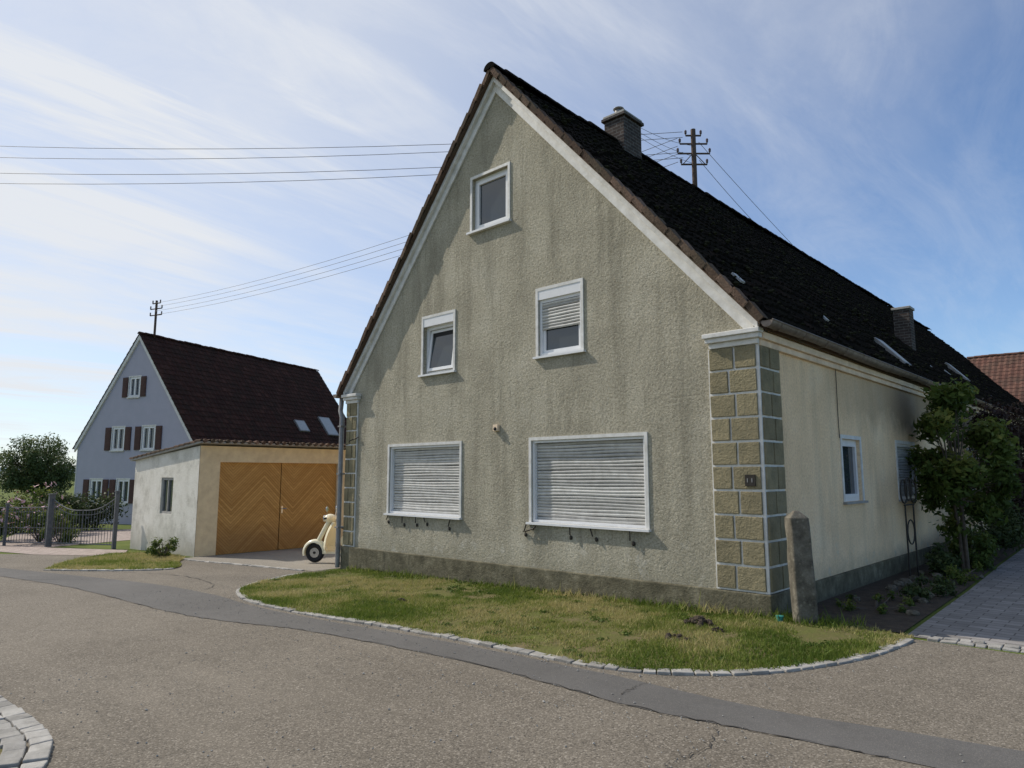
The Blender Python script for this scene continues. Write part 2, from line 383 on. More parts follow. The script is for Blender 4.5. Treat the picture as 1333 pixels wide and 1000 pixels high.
def setts(name,line,w,l,h,rows=1,side=0,gap=.012):
    mb=MB()
    for r in range(rows):
        off=side+(r)*(w+gap); P=[np.array(p) for p in line]
        d=[0]
        for i in range(1,len(P)): d.append(d[-1]+np.linalg.norm(P[i]-P[i-1]))
        d=np.array(d); A=np.array(P); s=random.random()*l
        while s<d[-1]-l:
            ll=l*random.uniform(.7,1.25); m=s+ll/2
            x=np.interp(m,d,A[:,0]);y=np.interp(m,d,A[:,1]);x2=np.interp(m+.05,d,A[:,0]);y2=np.interp(m+.05,d,A[:,1])
            a=math.atan2(y2-y,x2-x)+random.uniform(-.06,.06)
            cx=x-math.sin(a)*off; cy=y+math.cos(a)*off
            mb.X=Matrix.Translation((cx,cy,g(cx)+random.uniform(-.006,.006)))@Matrix.Rotation(a,4,'Z')
            mb.box(-ll/2+gap/2,ll/2-gap/2,-w/2,w/2,-.08,h,GRAN,.007); s+=ll
    return mb.obj(name,bevel=.008)
setts('kerb_stones',kerb,.11,.17,.026)
setts('kerb_stones',[(1.5,.08),(2.4,.16),(4,.3),(7,.55)],.11,.13,.02,2,0)
setts('kerb_stones',setl[8:],.13,.15,.03,2,-.06)
setts('kerb_stones',[(-14.6,-1.2),(-13.2,-1.1),(-11,-.85),(-9.2,-.68)],.1,.2,.025)
setts('kerb_stones',isl[:14],.12,.2,.03)

# ------------------------------------------------------------------ vegetation helpers
def inpoly(x,y,poly):
    P=np.array(poly); c=np.zeros(len(x),bool); n=len(P); j=n-1
    for i in range(n):
        xi,yi=P[i];xj,yj=P[j]
        m=((yi>y)!=(yj>y))&(x<(xj-xi)*(y-yi)/((yj-yi)+1e-12)+xi); c^=m; j=i
    return c
def mesh_np(name,V,nper,mat,rnd,parent=None):
    n=len(V)//nper; me=bpy.data.meshes.new(name)
    me.vertices.add(len(V)); me.vertices.foreach_set('co',V.astype(np.float32).ravel())
    me.loops.add(len(V)); me.loops.foreach_set('vertex_index',np.arange(len(V),dtype=np.int32))
    me.polygons.add(n); me.polygons.foreach_set('loop_start',np.arange(0,len(V),nper,dtype=np.int32))
    me.update(calc_edges=True); me.materials.append(mat)
    a=me.attributes.new('rnd','FLOAT','FACE'); a.data.foreach_set('value',rnd.astype(np.float32))
    o=bpy.data.objects.new(name,me); scene.collection.objects.link(o)
    if parent: o.parent=parent
    return o
GV=np.vectorize(g)
def vnoise(x,y,s,seed=0):
    return np.array([mnoise.noise(Vector((a*s+seed,b*s,seed*1.7))) for a,b in zip(x,y)])
def grass(name,poly,dens,h,w=.007,mat=BLADE,thin=.0,seed=1,off=.02):
    P=np.array(poly); x0,y0=P.min(0);x1,y1=P.max(0); n=int((x1-x0)*(y1-y0)*dens)
    x=rng.uniform(x0,x1,n);y=rng.uniform(y0,y1,n); k=inpoly(x,y,poly); x=x[k];y=y[k]
    nz=vnoise(x,y,1.3,seed)+.5*vnoise(x,y,4.5,seed+3)
    k=nz>(-.36+thin+rng.uniform(-.25,.2,len(x))); x=x[k];y=y[k];nz=nz[k]; n=len(x)
    hh=h*rng.uniform(.45,1.2,n)*(1+.7*nz); z=GV(x)+off
    tall=rng.random(n)<.02; hh[tall]*=2.2
    a=rng.uniform(0,2*np.pi,n); lx=rng.normal(0,.5,n)*hh; ly=rng.normal(0,.5,n)*hh
    V=np.zeros((n,3,3)); dx=np.cos(a)*w;dy=np.sin(a)*w
    V[:,0]=np.stack([x-dx,y-dy,z],1);V[:,1]=np.stack([x+dx,y+dy,z],1);V[:,2]=np.stack([x+lx,y+ly,z+hh],1)
    r=np.clip(.47-1.2*vnoise(x,y,.9,seed+9)-.4*vnoise(x,y,3.1,seed+4)+.2*nz+rng.normal(0,.26,n),0,1)
    return mesh_np(name,V.reshape(-1,3),3,mat,r)
def leafcloud(name,C,R,n,size,mat,parent=None,shell=.55,seed=0):
    C=np.array(C,float);R=np.array(R,float); 
    if R.ndim==1: R=np.stack([R,R,R],1)
    wts=R.prod(1)**.67; idx=rng.choice(len(C),n,p=wts/wts.sum())
    d=rng.normal(size=(n,3)); d/=np.linalg.norm(d,axis=1)[:,None]
    rad=(shell+(1-shell)*rng.random(n))*rng.uniform(.7,1.25,n)
    P=C[idx]+d*R[idx]*rad[:,None]
    u=rng.normal(size=(n,3)); u/=np.linalg.norm(u,axis=1)[:,None]
    nrm=d*.6+rng.normal(size=(n,3))*.6+np.array([0,0,.4]); nrm/=np.linalg.norm(nrm,axis=1)[:,None]
    u=np.cross(nrm,u); u/=np.linalg.norm(u,axis=1)[:,None]; v=np.cross(nrm,u)
    s=size*rng.uniform(.6,1.3,n)[:,None]
    V=np.stack([P-u*s,P-v*s*.45+u*s*.1,P+u*s,P+v*s*.45+u*s*.1],1)
    cl=rng.random(len(C))
    r=np.clip(.25+.35*cl[idx]+.25*d[:,2]+rng.normal(0,.15,n),0,1)
    return mesh_np(name,V.reshape(-1,3),4,mat,r,parent)

lawnpoly=kerb+[(.62,.3),(0,.3),(0,-.02),(-8.6,-.02)]
grass('lawn_grass',lawnpoly,4200,.036,.0055,seed=2)
grass('lawn_grass',[(-8.6,-.3),(0,-.25),(.9,-.2),(1.0,.3),(0,.1),(0,-.06),(-8.6,-.06)],700,.09,.009,seed=5,thin=.1)
grass('island_grass',isl,2200,.05,.008,seed=9)
grass('verge_grass',[(-4,-8.6),(-4,-7.25),(-1.8,-7.35),(-1.2,-7.9),(-1.0,-9)],2500,.04,.007,seed=12,off=.012,thin=.15)
C=[];Rr=[]
for i in range(90):
    x=random.uniform(-8.6,1.2);y=random.uniform(-3,0)
    if inpoly(np.array([x]),np.array([y]),lawnpoly)[0]: C.append((x,y,g(x)+.035)); r=random.uniform(.04,.14); Rr.append((r,r,.02))
for i in range(70):
    x=-8.7+i*.125; C.append((x,-.09,g(x)+.05)); r=random.uniform(.02,.07); Rr.append((r,.03,r*.8))
leafcloud('lawn_weeds',C,Rr,6500,.017,WEED,None,.1)

# ------------------------------------------------------------------ roof builder
def tiles(name,org,L,S,llen,slen,tw,cl,th,mat,parent,sag=.02,wave=.018,per=4,seed=0,moss=0):
    org=Vector(org);L=Vector(L).normalized();S=Vector(S).normalized();N=L.cross(S).normalized()
    if N.z<0: N=-N
    nc=max(1,round(slen/cl)); cl=slen/nc; nt=max(1,round(llen/tw)); tw=llen/nt; cols=nt*per+1
    prof=[math.sin(2*math.pi*k/per)*wave for k in range(per)]
    mb=MB(); V=[];F=[];RR=[]
    for i in range(nc):
        rj=[random.uniform(-.008,.008)+(moss*random.random() if random.random()<.4 else 0) for _ in range(nt+1)]
        base=len(V)
        for row in range(2):
            for j in range(cols):
                a=j*tw/per; b=(i+row)*cl-(.03 if row==0 else 0)
                h=(th+rj[min(j//per,nt)] if row==0 else .004)+prof[j%per]
                sg=mnoise.noise(Vector((a*.35+seed,b*.5,seed)))*sag
                if row==0: b+=rj[min(j//per,nt)]*1.5
                V.append(org+L*a+S*b+N*(h+sg))
        lo=len(V)
        for j in range(cols):
            a=j*tw/per; b=i*cl-.03; sg=mnoise.noise(Vector((a*.35+seed,b*.5,seed)))*sag
            V.append(org+L*a+S*b+N*(-.01+sg+prof[j%per]))
        for j in range(cols-1):
            r=random.Random((i*991+j//per)*7+seed).random()
            F.append((base+j,base+j+1,base+cols+j+1,base+cols+j)); RR.append(r)
            F.append((lo+j,lo+j+1,base+j+1,base+j)); RR.append(r*.5)
        for j in (0,cols-1):
            V.append(org+L*(j*tw/per)+S*((i+1)*cl)+N*(-.03)); F.append((lo+j,base+j,base+cols+j,len(V)-1)); RR.append(random.random())
    mb.mats=[mat]; mb.v=[tuple(v) for v in V]; mb.f=F; mb.mi=[0]*len(F); mb.r=RR
    return mb.obj(name,parent,fixn=False)
def ridge(name,a,b,r,l,mat,parent):
    mb=MB(); a=Vector(a);b=Vector(b);d=(b-a);n=int(d.length/l);d.normalize();s=Vector((-d.y,d.x,0))
    for i in range(n):
        p=a+d*(i*l);q=a+d*((i+1)*l+.03); r0=r*1.08;r1=r*.96; jz=random.uniform(-.015,.015)+.03*mnoise.noise(Vector((i*.25,0,0)))
        vs=[];K=8
        for (c,rr) in ((p,r0),(q,r1)):
            for k in range(K+1):
                t=math.pi*k/K; vs.append(c+s*math.cos(t)*rr+Vector((0,0,math.sin(t)*rr*.85-.03+jz)))
        fs=[(k,k+1,K+2+k,K+1+k) for k in range(K)]+[tuple(range(K+1))]
        mb.add(vs,fs,mat)
    return mb.obj(name,parent,smooth=True,fixn=False)

# ------------------------------------------------------------------ FARMHOUSE
H=empty('farmhouse')
AX,AZ=-4.58,8.87; RX,RZ=.12,3.60; LX,LZ=-9.15,3.42; LEN=31.0; OV=.18
def roofz(x): return AZ-(AZ-RZ)/(RX-AX)*(x-AX) if x>AX else AZ-(AZ-LZ)/(AX-LX)*(AX-x)
dz=.16
mb=MB(); poly=[(-9,-.6),(0,-.6),(0,roofz(0)-dz),(AX,AZ-dz*1.1),(-9,roofz(-9)-dz)]
mb.prism(poly,'y',0,.34,STUCCO); front=mb.obj('gable_wall')
W={'attic':(-5.20,-4.30,6.05,7.05),'upl':(-6.53,-5.67,3.57,4.65),'upr':(-3.62,-2.75,3.58,4.66),
   'gl':(-7.51,-5.47,.96,2.24),'gr':(-3.78,-1.67,.96,2.24)}
cut(front,[(a,b,-.3,.16,c,d) for a,b,c,d in W.values()],H)
mb=MB(); mb.prism([(p[0],p[1]) for p in poly],'y',.34,LEN,STUCCO_S); side=mb.obj('long_walls')
SW=[(2.86,3.72,1.29,2.25),(5.80,7.0,1.25,2.27),(12,13,1.3,2.3),(16,17,1.3,2.3),(22,23,1.3,2.3)]
cut(side,[(-.16,.3,a,b,c,d) for a,b,c,d in SW],H)
mb=MB(); 
mb.prism([(-9.05,-.6),(.05,-.6),(.05,.28),(-9.05,.23)],'y',-.055,.02,PLINTH)
mb.prism([(.02,-.6),(31,-.6),(31,.28),(.02,.28)],'x',-.02,.05,PLINTH)
mb.prism([(.0,-.6),(31,-.6),(31,.23),(.0,.23)],'x',-9.05,-8.98,PLINTH)
mb.obj('plinth',H,bevel=.012)
mb=MB(); zb,zt=.285,3.32; rows=10; rh=(zt-zb)/rows
mb.box(-.66,.022,-.022,.0,zb,zt,WHITE); mb.box(0,.022,.0,.58,zb,zt,WHITE)
mb.box(-9.022,-8.62,-.022,0,.24,3.2,WHITE)
mbq=MB()
for i in range(rows):
    z0=zb+i*rh+.024; z1=zb+(i+1)*rh-.006; s=-.30 if i%2 else -.38
    mbq.box(-.638,s-.014,-.044,-.018,z0,z1,QUOIN,.003); mbq.box(s+.014,-.015,-.044,-.018,z0,z1,QUOIN,.003)
    s=.26 if i%2 else .34
    mbq.box(.018,.044,.005,s-.013,z0,z1,QUOIN,.003); mbq.box(.018,.044,s+.013,.56,z0,z1,QUOIN,.003)
    zz0=.24+i*.296+.024; zz1=.24+(i+1)*.296-.006; s=-8.86 if i%2 else -8.78
    mbq.box(-9.0,s-.013,-.044,-.018,zz0,zz1,QUOIN,.003); mbq.box(s+.013,-8.645,-.044,-.018,zz0,zz1,QUOIN,.003)
mb.obj('quoin_joints',H); mbq.obj('quoin_blocks',H,bevel=.007)
mb=MB()
for (a,b,z) in ((-.66,.04,3.32),(-9.06,-8.58,3.19)):
    mb.box(a+.03,b-.01,-.06,.0,z,z+.07,WHITE); mb.box(a,b+.03,-.11,.0,z+.07,z+.13,WHITE); mb.box(a-.02,b+.05,-.145,0,z+.13,z+.19,WHITE)
mb.box(.0,.05,0,LEN,3.30,3.38,CREAM); mb.box(.0,.09,0,LEN,3.38,3.47,CREAM)
mb.obj('cornice',H,bevel=.008)
mb=MB()
def band(x0,x1,o0,o1,y0,y1,m):
    z0,z1=roofz(x0),roofz(x1); mb.prism([(x0,z0-o0),(x1,z1-o0),(x1,z1-o1),(x0,z0-o1)],'y',y0,y1,m)
band(-.02,AX,.10,.38,-.035,.0,WHITE); band(AX,-9.02,.10,.36,-.035,.0,WHITE)
band(.06,AX,.05,.19,-.10,-.035,WHITE); band(AX,-9.08,.05,.18,-.10,-.035,WHITE)
band(RX,AX,.0,.075,-OV+.012,-.0,VTILE); band(AX,LX,.0,.075,-OV+.012,-.0,VTILE)
mb.obj('verge_boards',H,bevel=.006)
mb=MB()
mb.prism([(RX,RZ-.06),(AX,AZ-.10),(LX,LZ-.06),(LX,LZ-.12),(AX,AZ-.17),(RX,RZ-.12)],'y',.0,LEN+OV,VTILE); mb.obj('roof_deck',H)
Sr=Vector((AX-RX,0,AZ-RZ)); Sl=Vector((AX-LX,0,AZ-LZ))
tiles('roof_tiles_right',(RX,-OV,RZ),(0,1,0),Sr,LEN+2*OV,Sr.length,.19,.27,.035,TILE,H,sag=.07,seed=3,moss=.035)
tiles('roof_tiles_left',(LX,-OV,LZ),(0,1,0),Sl,LEN+2*OV,Sl.length,.19,.27,.03,TILE,H,sag=.05,seed=5)
mb=MB()
for (S,o) in ((Sr,(RX,RZ)),(Sl,(LX,LZ))):
    n=26; u=S.normalized(); ang=math.atan2(u.z,u.x); cl=S.length/n
    for i in range(n):
        mb.X=Matrix.Translation((o[0],-OV-.015+random.uniform(-.012,.012),o[1]))@Matrix.Rotation(-ang,4,'Y')@Matrix.Translation((i*cl,0,0))@Matrix.Rotation(.09*(1 if u.x<0 else -1),4,'Y')
        s=1 if u.x>0 else -1
        z0,z1=(-.035,.055) if s>0 else (-.055,.035)
        mb.box(-.03,cl-.005,0,.15,z0,z1,VTILE,.004)
mb.obj('verge_tiles',H,bevel=.006)
# moss cushions on the old roof
mb=MB(); MOSS=simple('roof_moss',(.035,.035,.018),(.015,.016,.009),14,1,.8,.02,30,spec=.05)
us=Sr.normalized()
for i in range(700):
    t=random.random(); yy=random.uniform(0,LEN)*random.random()**.4; p=Vector((RX,0,RZ))+Sr*t; s=random.uniform(.025,.06)
    nn=Vector((us.z*-1,0,us.x*1)); nn=nn if nn.z>0 else -nn
    c0=p+nn*.045; mb.add([(c0.x+a*s*1.1,yy+b*s*1.3,c0.z+c*s*.8) for a,b,c in O],OF,MOSS)
mb.obj('roof_moss',H,smooth=False)
ridge('ridge_tiles',(AX,-OV-.03,AZ+.04),(AX,LEN+OV,AZ+.04),.13,.36,TILE,H)
def gutter(x,z,y0,y1,mat,name,parent):
    mb=MB(); K=8; vs=[];fs=[]; N=40
    for i in range(N+1):
        y=y0+(y1-y0)*i/N; zz=z+.012*math.sin(i*.9)+random.uniform(-.004,.004)
        for k in range(K+1):
            t=math.pi+math.pi*k/K; vs.append((x+.075*math.cos(t),y,zz+.08*math.sin(t)))
        for k in range(K+1):
            t=2*math.pi-math.pi*k/K; vs.append((x+.068*math.cos(t),y,zz+.073*math.sin(t)+.002))
    M=2*(K+1)
    for i in range(N):
        for k in range(M): k2=(k+1)%M; fs.append((i*M+k,i*M+k2,(i+1)*M+k2,(i+1)*M+k))
    fs.append(tuple(range(K+1)))
    mb.add(vs,fs,mat)
    mb.tube([(x+.075,y0,z),(x+.075,y1,z)],.011,mat,6)
    for i in range(int((y1-y0)/.8)):
        yy=y0+.3+i*.8; mb.tube([(x-.1,yy,z+.03),(x-.075,yy,z-.02),(x-.04,yy,z-.075),(x+.02,yy,z-.086),(x+.07,yy,z-.03),(x+.08,yy,z+.01)],.008,mat,5)
    mb.obj(name,parent,smooth=True)
gutter(.20,3.57,-.16,LEN,ZINC,'gutter_right',H)
gutter(-9.23,3.40,-.2,LEN,ZINC,'gutter_left',H)
mb=MB(); mb.tube([(-9.23,-.02,3.36),(-9.23,-.03,3.2),(-9.16,-.09,3.05),(-9.08,-.1,2.9),(-9.08,-.1,-.2)],.05,ZINC2,10)
for z in (.6,1.7,2.7): mb.box(-9.14,-9.02,-.16,.0,z,z+.03,ZINC2)
mb.obj('downpipe',H,smooth=True)
def fr(mb,a,b,c,d,t,y0,y1,m):
    mb.box(a,b,y0,y1,c,c+t,m);mb.box(a,b,y0,y1,d-t,d,m);mb.box(a,a+t,y0,y1,c+t,d-t,m);mb.box(b-t,b,y0,y1,c+t,d-t,m)
def slats(mb,a,b,c,d,y,m,p=.048,wob=.004):
    n=int((d-c)/p); p=(d-c)/n
    for i in range(n):
        z=c+i*p; t=random.uniform(-wob,wob); t2=random.uniform(-wob,wob); o=random.uniform(-.003,.003)
        K=8; vs=[]
        prof=[(0,.0),(.010,.25),(.013,.5),(.010,.75),(0,.90),(-.010,1.0)]
        for k in range(K+1):
            x=a+(b-a)*k/K; w=(t*(1-k/K)+t2*k/K)+wob*.8*math.sin(k*.9+i*.7)
            for (dy,f) in prof: vs.append((x,y-dy-o,z+w+f*p))
        q=len(prof); fs=[(k*q+j,(k+1)*q+j,(k+1)*q+j+1,k*q+j+1) for k in range(K) for j in range(q-1)]
        mb.add(vs,fs,m)
for key,nm in (('gl','ground_window'),('gr','ground_window_wide')):
    a,b,c,d=W[key]; mb=MB()
    t=.05
    mb.box(a-t,b+t,-.018,.0,d,d+t,WHITE);mb.box(a-t,a,-.018,.0,c,d,WHITE);mb.box(b,b+t,-.018,.0,c,d,WHITE)
    fr(mb,a,b,c,d,.04,.02,.12,PVC)
    mb.box(a-.07,b+.07,-.07,.05,c-.035,c-.002,PVC)
    slats(mb,a+.04,b-.04,c+.04,d-.04,.09,SHUT,.048,.006)
    mb.box(a+.035,b-.035,.115,.14,c+.03,d-.03,DARK)
    mb.obj(nm,H)
mb=MB(); a,b,c,d=W['attic']; t=.05
for (p,q,r,s) in ((a-t,b+t,d,d+t),(a-t,a,c,d),(b,b+t,c,d)): mb.box(p,q,-.018,0,r,s,WHITE)
mb.box(a-.09,b+.08,-.07,.06,c-.04,c-.002,PVC)
fr(mb,a,b,c,d,.06,.07,.13,PVC); fr(mb,a+.06,b-.06,c+.06,d-.06,.055,.055,.12,PVC)
mb.box(a+.11,b-.11,.09,.10,c+.11,d-.11,GLASS)
mb.obj('attic_window',H)
mb=MB(); a,b,c,d=W['upl']
for (p,q,r,s) in ((a-t,b+t,d,d+t),(a-t,a,c,d),(b,b+t,c,d)): mb.box(p,q,-.018,0,r,s,WHITE)
mb.box(a-.08,b+.08,-.06,.06,c-.035,c-.002,PVC); mb.box(a,b,-.01,.14,d-.16,d,PVC)
fr(mb,a,b,c,d-.16,.055,.08,.13,PVC); mb.box(a+.05,b-.05,.14,.155,c+.05,d-.2,DARK)
mb.X=Matrix.Translation((0,.1,c+.07))@Matrix.Rotation(math.radians(-7),4,'X')@Matrix.Translation((0,-.1,-(c+.07)))
fr(mb,a+.06,b-.06,c+.06,d-.22,.055,.04,.085,PVC); mb.box(a+.11,b-.11,.06,.066,c+.11,d-.27,GLASS); mb.X=None
mb.obj('tilted_window',H)
mb=MB(); a,b,c,d=W['upr']
for (p,q,r,s) in ((a-t,b+t,d,d+t),(a-t,a,c,d),(b,b+t,c,d)): mb.box(p,q,-.018,0,r,s,WHITE)
mb.box(a-.08,b+.08,-.06,.06,c-.035,c-.002,PVC); mb.box(a,b,-.01,.14,d-.15,d,PVC)
fr(mb,a,b,c,d-.15,.05,.03,.13,PVC); fr(mb,a+.05,b-.05,c+.05,d-.2,.05,.06,.12,PVC)
mb.box(a+.1,b-.1,.085,.095,c+.1,d-.2,GLASS); slats(mb,a+.05,b-.05,c+.43,d-.15,.045,SHUT,.05,.002)
mb.obj('half_shuttered_window',H)
for i,(a,b,c,d) in enumerate(SW):
    mb=MB(); mb.X=Matrix(((0,-1,0,0),(1,0,0,0),(0,0,1,0),(0,0,0,1)))
    for (p,q,r,s) in ((a-.06,b+.06,d,d+.06),(a-.06,a,c,d),(b,b+.06,c,d)): mb.box(p,q,-.015,0,r,s,WHITE)
    mb.box(a-.07,b+.07,-.06,.06,c-.035,c-.002,CONC)
    if i==1:
        fr(mb,a,b,c,d,.05,.01,.12,PVC); slats(mb,a+.05,b-.05,c+.05,d-.05,.06,SHUT)
        mb.box(a+.04,b-.04,.09,.14,c+.03,d-.03,DARK)
    else:
        fr(mb,a,b,c,d,.06,.05,.13,PVC); fr(mb,a+.06,b-.06,c+.06,d-.06,.05,.04,.12,PVC); mb.box(a+.1,b-.1,.08,.09,c+.1,d-.1,GLASS)
    mb.obj('side_window',H)
mb=MB()
for x in (-7.46,-7.02,-6.62,-6.38,-5.66,-3.86,-2.98,-2.6,-1.92):
    L=random.uniform(.07,.15); sl=random.choice((-.05,0,.04))
    mb.tube([(x,-.01,.93),(x,-.05,.92),(x+sl,-.05,.92-L)],.010,IRON,6); mb.ell((x+sl+random.uniform(-.02,.04),-.012,.88-L),(.03,.014,.035),IRON,8,6)
mb.tube([(-3.9,-.02,.80),(-3.86,-.05,.82),(-3.7,-.06,.86),(-3.66,-.05,.90)],.012,IRON,6)
mb.obj('shutter_hooks',H)
mb=MB(); mb.box(-4.6,-4.49,-.06,0,2.42,2.53,CREAM); mb.ell((-4.545,-.065,2.46),(.035,.02,.03),DARK,10,6); mb.obj('wall_lamp_box',H,bevel=.008)
mb=MB(); mb.box(-.21,-.08,-.062,-.046,1.56,1.70,IRON); mb.box(-.182,-.17,-.066,-.061,1.605,1.655,ZINC2);mb.box(-.125,-.113,-.066,-.061,1.605,1.655,ZINC2); mb.obj('house_number_sign',H)
mb=MB(); mb.tube([(.02,2.75,3.3),(.015,2.75,2.6),(.015,2.76,2.25)],.006,IRON,5); mb.tube([(-9.0,-.02,2.32),(-8.85,-.04,2.4),(-8.55,-.04,2.47)],.012,IRON,6)
mb.obj('wall_cable',H)
mb=MB(); cx,cy=-4.55,3.95
mb.box(cx-.26,cx+.26,cy-.34,cy+.34,8.2,9.42,BRICK); mb.box(cx-.31,cx+.31,cy-.39,cy+.39,9.42,9.49,BRICK);mb.box(cx-.28,cx+.28,cy-.36,cy+.36,9.49,9.55,CONC)
mb.tube([(cx,cy-.15,9.55),(cx,cy-.15,9.68)],.09,ZINC2,12); mb.tube([(cx,cy+.15,9.55),(cx,cy+.15,9.62)],.08,ZINC2,12); mb.ell((cx,cy-.15,9.72),(.13,.13,.03),ZINC2,12,6)
mb.obj('chimney',H,bevel=.012)
mb=MB(); cx,cy=-1.25,12.3
mb.box(cx-.2,cx+.2,cy-.2,cy+.2,4.6,6.1,BRICK); mb.box(cx-.23,cx+.23,cy-.24,cy+.24,6.1,6.17,CONC); mb.obj('rear_chimney',H,bevel=.012)
u=Sr.normalized()
def on_slope(mb,x,y): 
    z=roofz(x); N=Vector((0,1,0)).cross(-u).normalized()
    if N.z<0:N=-N
    M=Matrix.Identity(4); 
    for r in range(3): M[r][0]=u[r];M[r][1]=(0,1,0)[r];M[r][2]=N[r];M[r][3]=(x,y,z)[r]
    mb.X=M
for (x,y,w,h) in ((-.1,7.0,.5,.8),(-.7,16.5,.5,.8)):
    mb=MB(); on_slope(mb,x,y); mb.box(0,h,0,w,-.03,.10,ZINC2); mb.box(.06,h-.06,.05,w-.05,.1,.106,PANE)
    mb.obj('skylight',H)
mb=MB()
for (x,y) in ((-.55,.75),(-.55,4.1),(-.55,11.5),(-.6,13.8)):
    on_slope(mb,x,y); mb.box(0,.20,0,.12,.03,.06,PANE)
mb.obj('glass_tiles',H)
mb=MB(); mx,my=-4.75,7.55
mb.tube([(mx,my,8.6),(mx,my,10.75)],.065,POLEW,10)
ARM=Vector((.728,.686,0)).normalized()
for z,l in ((10.58,.20),(10.35,.36),(10.08,.42),(9.78,.34)):
    mb.tube([Vector((mx,my,z))-ARM*l,Vector((mx,my,z))+ARM*l],.024,POLEW,6)
    for s in (-1,1):
        p=Vector((mx,my,z))+ARM*l*s; mb.tube([p,p+Vector((0,0,.06))],.012,IRON,5); mb.tube([p+Vector((0,0,.05)),p+Vector((0,0,.12)),p+Vector((0,0,.15))],[.03,.035,.018],INSUL,8)
mb.tube([Vector((mx,my,9.78))-ARM*.3,Vector((mx,my,10.08))-ARM*.03],.012,POLEW,5);mb.tube([Vector((mx,my,9.78))+ARM*.3,Vector((mx,my,10.08))+ARM*.03],.012,POLEW,5)
mb.obj('roof_mast',H)

# ------------------------------------------------------------------ power lines
def wire(mb,a,b,sag,r=.006,n=14):
    a=Vector(a);b=Vector(b); mb.tube([a.lerp(b,i/n)-Vector((0,0,sag*4*(i/n)*(1-i/n))) for i in range(n+1)],r,WIRE,4,False)
mb=MB()
P2=Vector((-27.9,-10.75,12.1))
for k,(dz1,dz2) in enumerate(((0,0),(-.15,-.35),(-.57,-.95),(-.72,-1.25))):
    wire(mb,(mx-.2,my-.2,10.68+dz1),P2+Vector((0,(k%2)*.3,dz2)),.55,.008)
for k in range(4):
    wire(mb,(mx-.3,my-.3,10.5-.22*k),(-35.2+.2*(k%2),5.0,10.85-.22*k),.5,.008)
wire(mb,(mx+.1,my+.1,10.4),(AX,13.6,9.05),.03,.008); wire(mb,(mx+.1,my+.1,9.9),(AX,10.6,9.05),.03,.008); wire(mb,(mx,my,10.3),(-4.55,4.0,9.6),.12,.006);wire(mb,(mx,my,10.0),(-4.55,4.0,9.5),.1,.006);wire(mb,(mx,my,9.8),(-4.55,4.0,9.4),.1,.006)
mb.obj('power_lines')
mb=MB(); mb.tube([(-27.9,-10.6,-.8),(-27.9,-10.6,12.4)],[.16,.1],POLEW,10)
for z in (12.1,11.7,11.1,10.8): mb.box(-27.95,-27.85,-11.2,-10.0,z-.1,z-.02,POLEW)
mb.obj('utility_pole')

# ------------------------------------------------------------------ GARAGE
G=empty('garage'); gx=-14.65; gy=-.72; gl=-19.3
mb=MB(); mb.prism([(gl,-1),(gx,-1),(gx,2.45),(gl,2.13)],'y',gy,gy+.2,GSIDE); sidew=mb.obj('side_wall')
cut(sidew,[(-17.15,-16.3,gy-.2,gy+.12,.62,1.62)],G)
mb=MB(); mb.prism([(gy+.2,-1),(6,-1),(6,2.45),(gy+.2,2.45)],'x',gx-.25,gx,GWALL); fw=mb.obj('front_wall')
cut(fw,[(gx-.5,gx+.2,-.18,3.42,-1.2,2.03)],G)
mb=MB(); mb.box(gx-.02+.0,gx+.003,gy+.0,gy+.2,-1,2.45,GWALL); mb.box(gl,gl+.2,gy+.2,6,-1,2.1,GWALL); mb.box(gl,gx,6,6.2,-1,2.1,GWALL); mb.obj('other_walls',G)
mb=MB(); mb.box(gx-.14,gx-.09,-.18,1.605,-.42,2.03,WOOD); mb.box(gx-.14,gx-.09,1.63,3.42,-.42,2.03,WOOD)
mb.obj('wooden_doors',G)
mb=MB(); mb.box(gx-.09,gx-.07,1.66,1.70,.62,.82,CHROME); mb.tube([(gx-.07,1.68,.75),(gx-.03,1.68,.75),(gx-.03,1.80,.75)],.01,CHROME,6); mb.obj('door_handle',G)
mb=MB(); fr(mb,-17.15,-16.3,.62,1.62,.07,gy+.03,gy+.08,CONC); mb.box(-16.75,-16.70,gy+.03,gy+.08,.69,1.55,CONC); mb.box(-17.1,-16.35,gy+.07,gy+.09,.66,1.58,GLASS); mb.obj('garage_window',G)
Sg=Vector((-14.42+19.5,0,2.56-2.16))
tiles('garage_roof',(-19.5,gy-.12,2.18),(0,1,0),Sg,7.0,Sg.length,.22,.34,.03,VTILE,G,sag=.02,wave=.022,seed=8)
mb=MB(); mb.prism([(-19.48,2.11),(-14.44,2.51),(-14.44,2.56),(-19.48,2.17)],'y',gy-.1,6.2,CONC); 
for i in range(34): mb.tube([(-14.5,gy+.0+i*.2,2.565),(-14.36,gy+i*.2,2.573)],.05,VTILE,8)
mb.obj('roof_edge',G)

